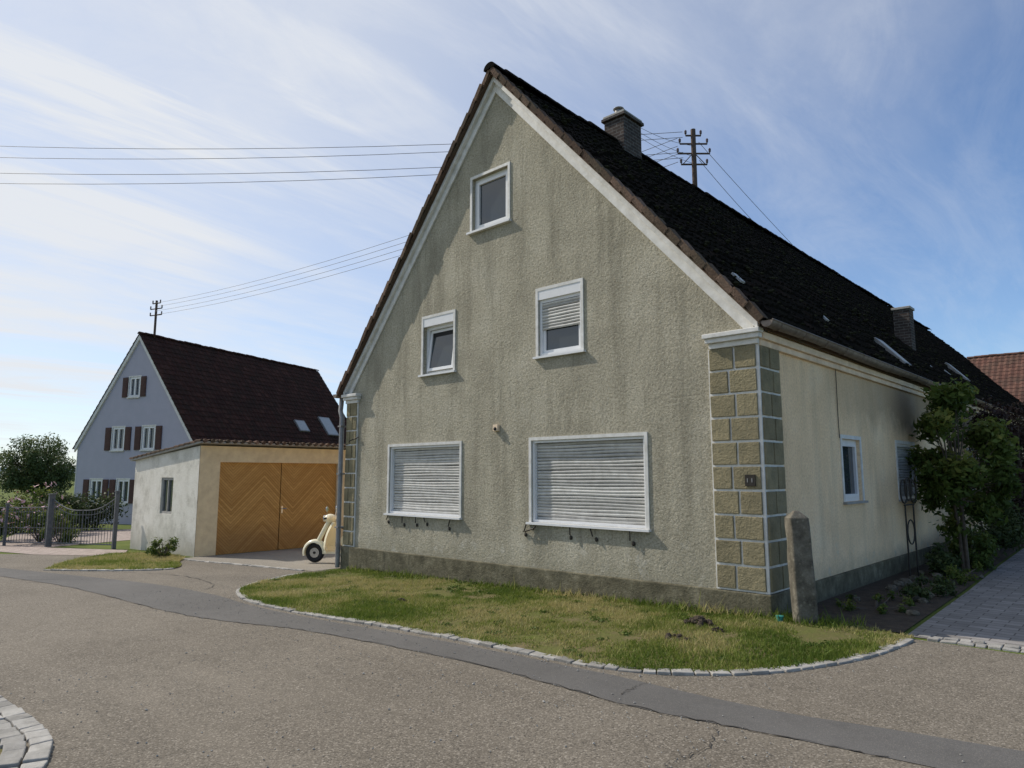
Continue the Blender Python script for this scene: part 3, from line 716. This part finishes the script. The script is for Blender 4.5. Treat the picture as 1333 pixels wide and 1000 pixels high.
# ------------------------------------------------------------------ NEIGHBOUR HOUSE
N=empty('neighbour_house',(-31.1,5.73,0),math.radians(20.3))
w=8.3; e=3.3; a=9.0; L=14.2; c=-w/2; ov=.12
mb=MB(); mb.prism([(-w,-1.4),(0,-1.4),(0,e-.1),(c,a-.12),(-w,e-.1)],'y',0,L,NWALL); nb=mb.obj('walls')
wins=[(-7.15,-6.25,.25,1.45),(-5.15,-4.25,.25,1.45),(-5.75,-4.85,2.95,4.15),(-3.55,-2.65,2.95,4.15),(-4.75,-3.95,5.7,6.75)]
cut(nb,[(p,q,-.2,.14,r,s) for p,q,r,s in wins],N)
mb=MB()
for p,q,r,s in wins:
    fr(mb,p,q,r,s,.10,.02,.1,PVC); mb.box((p+q)/2-.04,(p+q)/2+.04,.015,.1,r+.1,s-.1,PVC); mb.box(p+.05,q-.05,.09,.11,r+.05,s-.05,GLASS); mb.box(p-.05,q+.05,-.08,.03,r-.06,r-.003,WHITE)
    fr(mb,p-.07,q+.07,r-.0,s+.07,.068,-.012,-.002,WHITE)
    wd=(q-p)*.46
    for (x0,x1) in ((p-wd-.08,p-.08),(q+.08,q+wd+.08)):
        mb.box(x0,x1,-.05,-.015,r,s,SHBR)
        for k in range(9): z=r+.08+k*(s-r-.16)/9; mb.box(x0+.06,x1-.06,-.062,-.048,z,z+.05,SHBR)
mb.obj('windows',N)
mb=MB()
def band2(x0,z0,x1,z1,o0,o1,y0,y1,m): mb.prism([(x0,z0-o0),(x1,z1-o0),(x1,z1-o1),(x0,z0-o1)],'y',y0,y1,m)
band2(.2,e-.12,c,a,.0,.28,-.09,0,WHITE); band2(-w-.2,e-.12,c,a,.0,.28,-.09,0,WHITE)
mb.box(-w-.05,-w,-.02,.3,-1,e-.1,WHITE); mb.obj('verge',N)
tiles('roof_right',(.3,-ov,e-.22),(0,1,0),(c-.3,0,a-e+.25),L+2*ov,math.hypot(c-.3,a-e+.25),.3,.34,.03,NTILE,N,sag=.01,wave=.02,seed=21)
tiles('roof_left',(-w-.3,-ov,e-.22),(0,1,0),(c+w+.3,0,a-e+.25),L+2*ov,math.hypot(c-.3,a-e+.25),.3,.34,.03,NTILE,N,sag=.01,wave=.02,seed=22)
ridge('ridge',(c,-ov,a+.04),(c,L+ov,a+.04),.13,.36,NTILE,N)
un=Vector((c-.3,0,a-e+.25)).normalized()
for (s0,y,ww,hh) in ((1.5,8.4,.9,.85),(1.35,11.0,1.1,1.5)):
    mb=MB(); Nn=Vector((0,1,0)).cross(-un)
    if Nn.z<0:Nn=-Nn
    M=Matrix.Identity(4)
    for r in range(3): M[r][0]=un[r];M[r][1]=(0,1,0)[r];M[r][2]=Nn[r];M[r][3]=(.3,y,e-.22)[r]
    mb.X=M; mb.box(s0,s0+hh,0,ww,0,.12,ZINC2)
    mb.box(s0+.07,s0+hh-.07,.07,ww-.07,.12,.126,PANE); mb.obj('skylight',N)
mb=MB(); mb.tube([(c,.8,a-.3),(c,.8,a+2.0)],.06,POLEW,8)
for z,l in ((1.85,.28),(1.55,.42),(1.2,.42)):
    mb.tube([(c-l,.8,a+z),(c+l,.8,a+z)],.03,POLEW,6)
    for s in (-1,1): mb.tube([(c+l*s,.8,a+z),(c+l*s,.8,a+z+.17)],.035,INSUL,6)
mb.obj('roof_mast',N)

# ------------------------------------------------------------------ red roofed barn far right
B=empty('red_roof_barn')
mb=MB(); mb.box(-5,16,41,49,-.5,5.6,CREAM); mb.prism([(41,5.6),(49,5.6),(45,9.1)],'x',-5,16,CREAM); mb.obj('walls',B)
tiles('roof_front',(-5.4,40.6,5.35),(1,0,0),(0,4.4,3.95),22,math.hypot(4.4,3.95),.3,.36,.03,RTILE,B,seed=31)
tiles('roof_back',(-5.4,49.4,5.35),(1,0,0),(0,-4.4,3.95),22,math.hypot(4.4,3.95),.3,.36,.03,RTILE,B,seed=32)
ridge('ridge',(-5.4,45,9.32),(16.6,45,9.32),.13,.4,RTILE,B)

# ------------------------------------------------------------------ stone post
mb=MB(); n=18; vs=[];fs=[];K=24
for i in range(n+1):
    t=i/n; z=-.2+1.48*t
    s=1.0 if t<.93 else math.sqrt(max(0,1-((t-.93)/.07)**2))*.75+.25
    for k in range(K):
        a=2*math.pi*k/K; sx=abs(math.cos(a))**.35*math.copysign(1,math.cos(a)); sy=abs(math.sin(a))**.35*math.copysign(1,math.sin(a))
        nn=mnoise.noise(Vector((sx*1.5,sy*1.5,z*4)))*.014
        vs.append(((.128*(1-.08*t)+nn)*sx*s-.055*t,(.105*(1-.06*t)+nn)*sy*s,z))
for i in range(n):
    for k in range(K): k2=(k+1)%K; fs.append((i*K+k,i*K+k2,(i+1)*K+k2,(i+1)*K+k))
fs.append(tuple(n*K+k for k in range(K)))
mb.X=Matrix.Translation((.42,.02,0))@Matrix.Rotation(math.radians(43),4,'Z'); mb.add(vs,fs,STONE); mb.obj('stone_post',smooth=True)

def clod(name,x,y,r,n=26):
    mb=MB()
    for i in range(n):
        a=random.uniform(0,6.28);q=random.random()**.5*r; s=random.uniform(.2,.45)*r*.45
        mb.ell((x+q*math.cos(a),y+q*math.sin(a)*.7,g(x)+.03+(1-q/r)*r*.4),(s,s,s*.75),SOIL,8,5,fn=lambda p:p*(1+.5*mnoise.noise(p*2.3+Vector((i,0,0)))))
    mb.obj(name)
clod('soil_clod',-.25,-1.75,.15);clod('soil_clod',-.42,-.92,.2);clod('soil_clod',-4.55,-1.95,.09);clod('soil_clod',-.1,-1.1,.08)
mb=MB(); mb.tube([(.17,-.13,.0),(.17,-.13,.07)],[.035,.042],TEAL,12); mb.tube([(.17,-.13,.07),(.17,-.13,.08)],.046,TEAL,12); mb.obj('teal_pot',smooth=True)

# ------------------------------------------------------------------ trellis ornament
mb=MB(); tx,ty=.38,4.6
mb.tube([(tx,ty,0),(tx,ty,1.2)],.014,IRON,6); mb.tube([(tx,ty+.5,0),(tx,ty+.5,1.2)],.014,IRON,6)
mb.tube([(tx,ty-.05,1.2),(tx,ty+.55,1.2)],.014,IRON,6)
for q,zz,r in ((-.02,1.42,.19),(.26,1.46,.19),(.54,1.42,.19)): mb.torus((tx,ty+q,zz),r,.014,IRON,'x',22,5)
mb.torus((tx,ty+.26,.75),.2,.012,IRON,'x',20,5)
mb.obj('metal_trellis')

# ------------------------------------------------------------------ trees and shrubs
def tree(name,base,h,clumps,n,size,mat,trunks=1,tr=.05,seed=0,shell=.5):
    T=empty(name); mb=MB(); rr=random.Random(seed)
    bx,by,bz=base
    for k in range(trunks):
        ox=rr.uniform(-.12,.12)*(trunks>1); oy=rr.uniform(-.12,.12)*(trunks>1)
        top=(bx+ox*3,by+oy*3,bz+h*.8)
        pts=[(bx+ox,by+oy,bz-.05),(bx+ox*1.5,by+oy*1.4,bz+h*.25),(bx+ox*2.6,by+oy*2.2,bz+h*.5),top]
        mb.tube(pts,[tr,tr*.8,tr*.55,tr*.2],BARK,8)
        for j,(cc,r) in enumerate(clumps):
            if j%trunks!=k: continue
            f=rr.uniform(.25,.6); s=Vector(pts[1]).lerp(Vector(pts[2]),f*1.2 if f<.8 else 1); e2=Vector(cc)
            m=s.lerp(e2,.5)+Vector((0,0,.08*h*rr.random())); mb.tube([s,m,e2],[tr*.45,tr*.3,tr*.1],BARK,6)
    mb.obj('trunk_and_limbs',T,smooth=True)
    leafcloud('crown',[c for c,_ in clumps],[r for _,r in clumps],n,size,mat,T,shell)
    return T
def blobs(c,R,n,r,seed,flat=1):
    rr=random.Random(seed); out=[]
    for i in range(n):
        while True:
            p=Vector((rr.uniform(-1,1),rr.uniform(-1,1),rr.uniform(-1,1)))
            if p.length<1 and p.length>.2: break
        out.append(((c[0]+p.x*R[0],c[1]+p.y*R[1],c[2]+p.z*R[2]),r*rr.uniform(.6,1.25)))
    return out
tree('young_tree',(.85,6.6,0),3.3,blobs((.85,6.65,2.05),(.80,.90,1.35),56,.27,4),10000,.068,LEAF,4,.035,4,.15)
tree('purple_plum_tree',(.9,12,0),3.4,blobs((.75,12.0,2.1),(.75,1.5,1.5),34,.42,8),9000,.05,LEAFP,3,.05,8,.2)
tree('background_tree',(-68,7.5,-.9),5,blobs((-68,7.5,2.2),(2.9,2.9,2.4),50,.9,12),16000,.13,LEAFF,1,.22,12,.55)
def shrub(name,c,R,n,size,mat,k=10,r=.18,seed=1):
    T=empty(name); cl=blobs(c,R,k,r,seed); mb=MB()
    for cc,_ in cl: mb.tube([(c[0],c[1],g(c[0])-.02),Vector(cc).lerp(Vector((c[0],c[1],cc[2])),.4)-Vector((0,0,.05)),cc],[.015,.01,.004],BARK,5)
    mb.obj('stems',T); leafcloud('foliage',[q for q,_ in cl],[q for _,q in cl],n,size,mat,T,.2); return T
shrub('bed_shrub',(.6,5.6,.24),(.3,.5,.2),1200,.04,LEAFD,12,.15,2)
shrub('bed_shrub',(.75,7.2,.3),(.35,.8,.3),2200,.045,LEAF,14,.2,3)
shrub('bed_shrub',(.7,9.5,.6),(.5,1.5,.6),3500,.05,LEAFD,18,.32,5)
shrub('bed_shrub',(.95,3.0,.10),(.35,.9,.10),1200,.03,LEAFD,14,.1,6)
shrub('bed_shrub',(.7,1.6,.06),(.4,.7,.06),700,.025,LEAF,12,.07,26)
shrub('bed_shrub',(1.0,5.0,.12),(.25,.9,.12),900,.03,LEAF,12,.1,27)
shrub('tall_shrub',(.6,17,1.5),(.6,3.5,1.6),6000,.08,LEAFD,26,.55,7)
shrub('corner_weed',(-15.0,-1.35,-.05),(.35,.3,.35),900,.035,LEAF,14,.13,9)
shrub('corner_weed',(-15.6,-1.2,-.25),(.5,.3,.15),500,.035,LEAF,10,.1,10)
mb=MB()
for i in range(14):
    x=random.uniform(.3,1.25);y=random.uniform(1.0,6.5);s=random.uniform(.05,.1)
    mb.ell((x,y,s*.4),(s,s*.8,s*.6),STONE,9,6,fn=lambda p:p*(1+.3*mnoise.noise(p*1.5+Vector((i,2,0)))))
mb.obj('garden_stones')
sh=shrub('rose_bush',(-25.2,-1.7,.3),(.8,1.2,.85),4500,.05,LEAF,28,.32,14)
leafcloud('blossoms',[q for q,_ in blobs((-25.0,-1.75,.4),(.8,1.2,.85),24,.3,14)],[.33]*24,220,.08,PETAL,sh,.9)
sh=shrub('flower_shrub',(-20.6,.6,-.1),(.6,.5,.4),1200,.05,LEAF,14,.2,15)
leafcloud('blossoms',[(-20.6,.5,.0)],[.6],60,.06,PETAL,sh,.8)
shrub('fence_shrub',(-23.6,-1.5,.0),(.5,.7,.5),1800,.05,LEAF,14,.25,31)
shrub('fence_shrub',(-27.5,-2.6,.2),(.9,1.2,.7),3200,.06,LEAF,20,.32,32)
shrub('fence_shrub',(-29.5,-.2,.2),(1.2,1.2,.8),3800,.07,LEAFD,22,.38,33)
hc=[]
for i in range(70):
    t=i/69; hc.append((-34.5+3.6*t+random.uniform(-.3,.3),-6.5+8.8*t+random.uniform(-.3,.3),random.uniform(-.6,.45)))
leafcloud('garden_hedge',hc,[.65]*70,17000,.075,LEAFD,None,.4)
hc=[];hr=[]
for i in range(90):
    x=-330+random.uniform(-30,30); y=-160+i*4.4; hc.append((x,y,random.uniform(-1,1.2))); hr.append((6,6,random.uniform(1.5,3)))
leafcloud('distant_tree_line',hc,hr,12000,.9,LEAFF,None,.5)
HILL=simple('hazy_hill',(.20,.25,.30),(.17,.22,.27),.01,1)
mb=MB(); n=80; vs=[]
for i in range(n+1):
    a=math.radians(120+i*140/n); r=1900; z=14+14*mnoise.noise(Vector((i*.13,0,3)))
    vs+= [(r*math.cos(a),r*math.sin(a),-5),(r*math.cos(a)*1.02,r*math.sin(a)*1.02,z),(r*1.2*math.cos(a),r*1.2*math.sin(a),-5)]
fs=[]
for i in range(n): fs+= [(3*i,3*i+3,3*i+4,3*i+1),(3*i+1,3*i+4,3*i+5,3*i+2)]
mb.add(vs,fs,HILL); mb.obj('distant_hills',smooth=True)

# ------------------------------------------------------------------ gate and fence
def post(mb,x,y,h,r=.09): mb.box(x-r,x+r,y-r,y+r,g(x)-.1,g(x)+h,GATE); mb.box(x-r-.02,x+r+.02,y-r-.02,y+r+.02,g(x)+h,g(x)+h+.03,GATE)
def leafgate(mb,A,Bp,h0,h1,arc,step=.13):
    A=Vector(A);Bp=Vector(Bp);n=int((Bp-A).length/step)
    top=[]
    for i in range(n+1):
        t=i/n; x,y=A.lerp(Bp,t); z=g(x); hh=h0+(h1-h0)*t-arc*math.sin(math.pi*t); top.append((x,y,z+hh))
        mb.tube([(x,y,z+.12),(x,y,z+hh)],.008,GATE,5)
    mb.tube(top,.015,GATE,6); mb.tube([(p[0],p[1],p[2]-.14) for p in top],.01,GATE,6)
    mb.tube([(A.x,A.y,g(A.x)+.13),(Bp.x,Bp.y,g(Bp.x)+.13)],.018,GATE,6); mb.tube([(A.x,A.y,g(A.x)+.6),(Bp.x,Bp.y,g(Bp.x)+.6)],.01,GATE,6)
GT=empty('driveway_gate')
mb=MB(); post(mb,-19.5,-1.1,1.7,.05); post(mb,-22.6,-2.05,1.65,.08)
leafgate(mb,(-19.55,-1.12),(-21.0,-1.56),1.5,1.15,.12); leafgate(mb,(-21.04,-1.57),(-22.5,-2.02),1.15,1.5,.12); mb.obj('gate_leaves',GT)
FN=empty('metal_fence'); mb=MB()
for i in range(5):
    x0,y0=-22.8-i*1.9,-2.12-i*.75; x1,y1=x0-1.75,y0-.68; post(mb,x1-.06,y1-.02,1.35,.04); leafgate(mb,(x0,y0),(x1,y1),1.25,1.25,0)
mb.obj('fence_panels',FN)

# ------------------------------------------------------------------ scooter (x forward)
SC=empty('vintage_scooter',(-10.05,.62,g(-10.3)+.008),math.radians(215))
mb=MB()
for x in (.62,-.55):
    mb.torus((x,0,.22),.165,.055,RUBBER,'y',28,10); mb.tube([(x,-.04,.22),(x,.04,.22)],.11,CHROME,18); mb.tube([(x,-.055,.22),(x,.055,.22)],.03,IRON,10)
mb.obj('wheels',SC,smooth=True)
mb=MB()
vs=[];fs=[];n=16;K=8
for i in range(n+1):
    t=math.radians(-18+205*i/n)
    for k in range(K+1):
        a=math.pi*k/K; rr=.215+.075*math.sin(a); vs.append((.62+math.cos(t)*rr,math.cos(a)*.10,.22+math.sin(t)*rr+.01))
for i in range(n):
    for k in range(K): fs.append((i*(K+1)+k,i*(K+1)+k+1,(i+1)*(K+1)+k+1,(i+1)*(K+1)+k))
mb.add(vs,fs,SCOOT)
vs=[];fs=[];n=14;K=12
for i in range(n+1):
    t=i/n; z=.24+.66*t; wd=.29*(1-.22*t*t)*(1 if t<.93 else .82); xb=.40-.17*t+.06*math.sin(t*3)
    if t<.12: xb-=.05*(1-t/.12)
    for k in range(K+1):
        q=-1+2*k/K; vs.append((xb-.13*q*q,q*wd,z))
for i in range(n):
    for k in range(K): fs.append((i*(K+1)+k,i*(K+1)+k+1,(i+1)*(K+1)+k+1,(i+1)*(K+1)+k))
mb.add(vs,fs,SCOOT)
mb.box(-.3,.34,-.2,.2,.22,.26,SCOOT); mb.tube([(.58,0,.42),(.30,0,.95)],.05,SCOOT,10)
mb.ell((-.42,0,.48),(.45,.19,.26),SCOOT,20,12); mb.ell((-.45,.17,.42),(.36,.15,.20),SCOOT,18,10); mb.ell((-.45,-.17,.42),(.36,.15,.20),SCOOT,18,10)
mb.ell((.29,0,.98),(.14,.13,.10),SCOOT,16,10); mb.tube([(.25,-.33,1.0),(.29,-.1,.99),(.29,.1,.99),(.25,.33,1.0)],[.022,.04,.04,.022],SCOOT,8)
mb.obj('body',SC,smooth=True)
mb=MB(); mb.ell((.42,0,.98),(.03,.075,.075),CHROME,14,8); mb.tube([(.25,.33,1.0),(.235,.43,1.0)],.022,RUBBER,8); mb.tube([(.25,-.33,1.0),(.235,-.43,1.0)],.022,RUBBER,8)
for s in (1,-1): mb.tube([(.27,.22*s,1.0),(.25,.28*s,1.18)],.006,CHROME,5); mb.tube([(.26,.28*s,1.2),(.24,.28*s,1.2)],.055,CHROME,12)
mb.ell((-.35,0,.78),(.38,.15,.08),SEAT,18,10); mb.obj('seat_and_controls',SC,smooth=True)
mb=MB(); mb.tube([(-.1,.1,.22),(-.16,.25,.0)],.012,IRON,6); mb.tube([(-.82,0,.45),(-.85,0,.45)],.05,SHBR,10); mb.obj('stand_and_tail_light',SC)

# ------------------------------------------------------------------ world, sun, camera
el=math.radians(42); az=math.radians(196)
ds=Vector((math.cos(el)*math.cos(az),math.cos(el)*math.sin(az),math.sin(el)))
sun=bpy.data.lights.new('sun','SUN'); sun.energy=4.0; sun.angle=math.radians(.53); sun.color=(1,.93,.83)
so=bpy.data.objects.new('sun',sun); scene.collection.objects.link(so); so.rotation_euler=ds.to_track_quat('Z','Y').to_euler(); so.location=(-30,-20,40)
w=bpy.data.worlds.new('World'); scene.world=w; w.use_nodes=True; nt=w.node_tree; nd=nt.nodes; lk=nt.links
bg=nd['Background']; bg.inputs[1].default_value=.12
sky=nd.new('ShaderNodeTexSky'); sky.sky_type='NISHITA'; sky.sun_disc=False; sky.sun_elevation=el
sky.sun_rotation=math.atan2(ds.x,ds.y)%(2*math.pi); sky.air_density=1.0; sky.dust_density=.3; sky.ozone_density=2.0; sky.altitude=300
tc=nd.new('ShaderNodeTexCoord'); sx=nd.new('ShaderNodeSeparateXYZ'); lk.new(tc.outputs['Generated'],sx.inputs[0])
def mth(op,a,b=None):
    m=nd.new('ShaderNodeMath'); m.operation=op
    for i,v in enumerate((a,b)):
        if v is None: continue
        if isinstance(v,(int,float)): m.inputs[i].default_value=v
        else: lk.new(v,m.inputs[i])
    return m.outputs[0]
zc=mth('ADD',mth('MAXIMUM',sx.outputs[2],.0),.12)
cb=nd.new('ShaderNodeCombineXYZ'); lk.new(mth('DIVIDE',sx.outputs[0],zc),cb.inputs[0]); lk.new(mth('DIVIDE',sx.outputs[1],zc),cb.inputs[1])
def wn(scale,rot,sc,det,dist,rough=.6):
    mp=nd.new('ShaderNodeMapping'); mp.inputs['Rotation'].default_value=(0,0,rot); mp.inputs['Scale'].default_value=sc; lk.new(cb.outputs[0],mp.inputs[0])
    t=nd.new('ShaderNodeTexNoise'); t.inputs['Scale'].default_value=scale; t.inputs['Detail'].default_value=det; t.inputs['Roughness'].default_value=rough; t.inputs['Distortion'].default_value=dist
    lk.new(mp.outputs[0],t.inputs['Vector']); return t.outputs['Fac']
def rmp(f,s):
    r=nd.new('ShaderNodeValToRGB'); e=r.color_ramp.elements
    while len(e)<len(s): e.new(.5)
    for i,(p,v) in enumerate(s): e[i].position=p; e[i].color=(v,v,v,1)
    lk.new(f,r.inputs[0]); return r.outputs[0]
cir=rmp(wn(1.5,.5,(1,.22,1),9,.9,.64),[(.42,0),(.74,1)]); pat=rmp(wn(.55,1.1,(1,.7,1),5,.3),[(.38,.1),(.62,1)])
fine=rmp(wn(3.2,.9,(1,.3,1),8,1.2,.7),[(.45,0),(.75,1)])
vm=nd.new('ShaderNodeVectorMath'); vm.operation='DOT_PRODUCT'; lk.new(tc.outputs['Generated'],vm.inputs[0]); vm.inputs[1].default_value=tuple(ds)
hz=rmp(vm.outputs['Value'],[(.18,0),(.5,.38),(.80,1)])
den=mth('ADD',mth('MULTIPLY',mth('MULTIPLY',cir,pat),mth('ADD',mth('MULTIPLY',hz,1.0),.18)),mth('MULTIPLY',hz,.66))
den=mth('MINIMUM',mth('ADD',den,mth('MULTIPLY',fine,.14)),.96)
gm=nd.new('ShaderNodeMix'); gm.data_type='RGBA'; gm.blend_type='MULTIPLY'; gm.inputs[0].default_value=1; lk.new(sky.outputs[0],gm.inputs[6]); gm.inputs[7].default_value=(.92,1.06,1.22,1)
mx2=nd.new('ShaderNodeMix'); mx2.data_type='RGBA'; lk.new(den,mx2.inputs[0]); lk.new(gm.outputs[2],mx2.inputs[6]); mx2.inputs[7].default_value=(6.7,6.9,7.2,1)
lk.new(mx2.outputs[2],bg.inputs[0])
cam=bpy.data.cameras.new('camera'); cam.sensor_width=36; cam.lens=24.3; cam.clip_start=.05; cam.clip_end=6000
co=bpy.data.objects.new('camera',cam); scene.collection.objects.link(co); co.location=(3.6,-8.29,1.7)
co.rotation_euler=(math.radians(90+7.47),0,math.radians(43.3)); scene.camera=co
scene.view_settings.view_transform='Standard'; scene.view_settings.look='None'; scene.view_settings.exposure=0
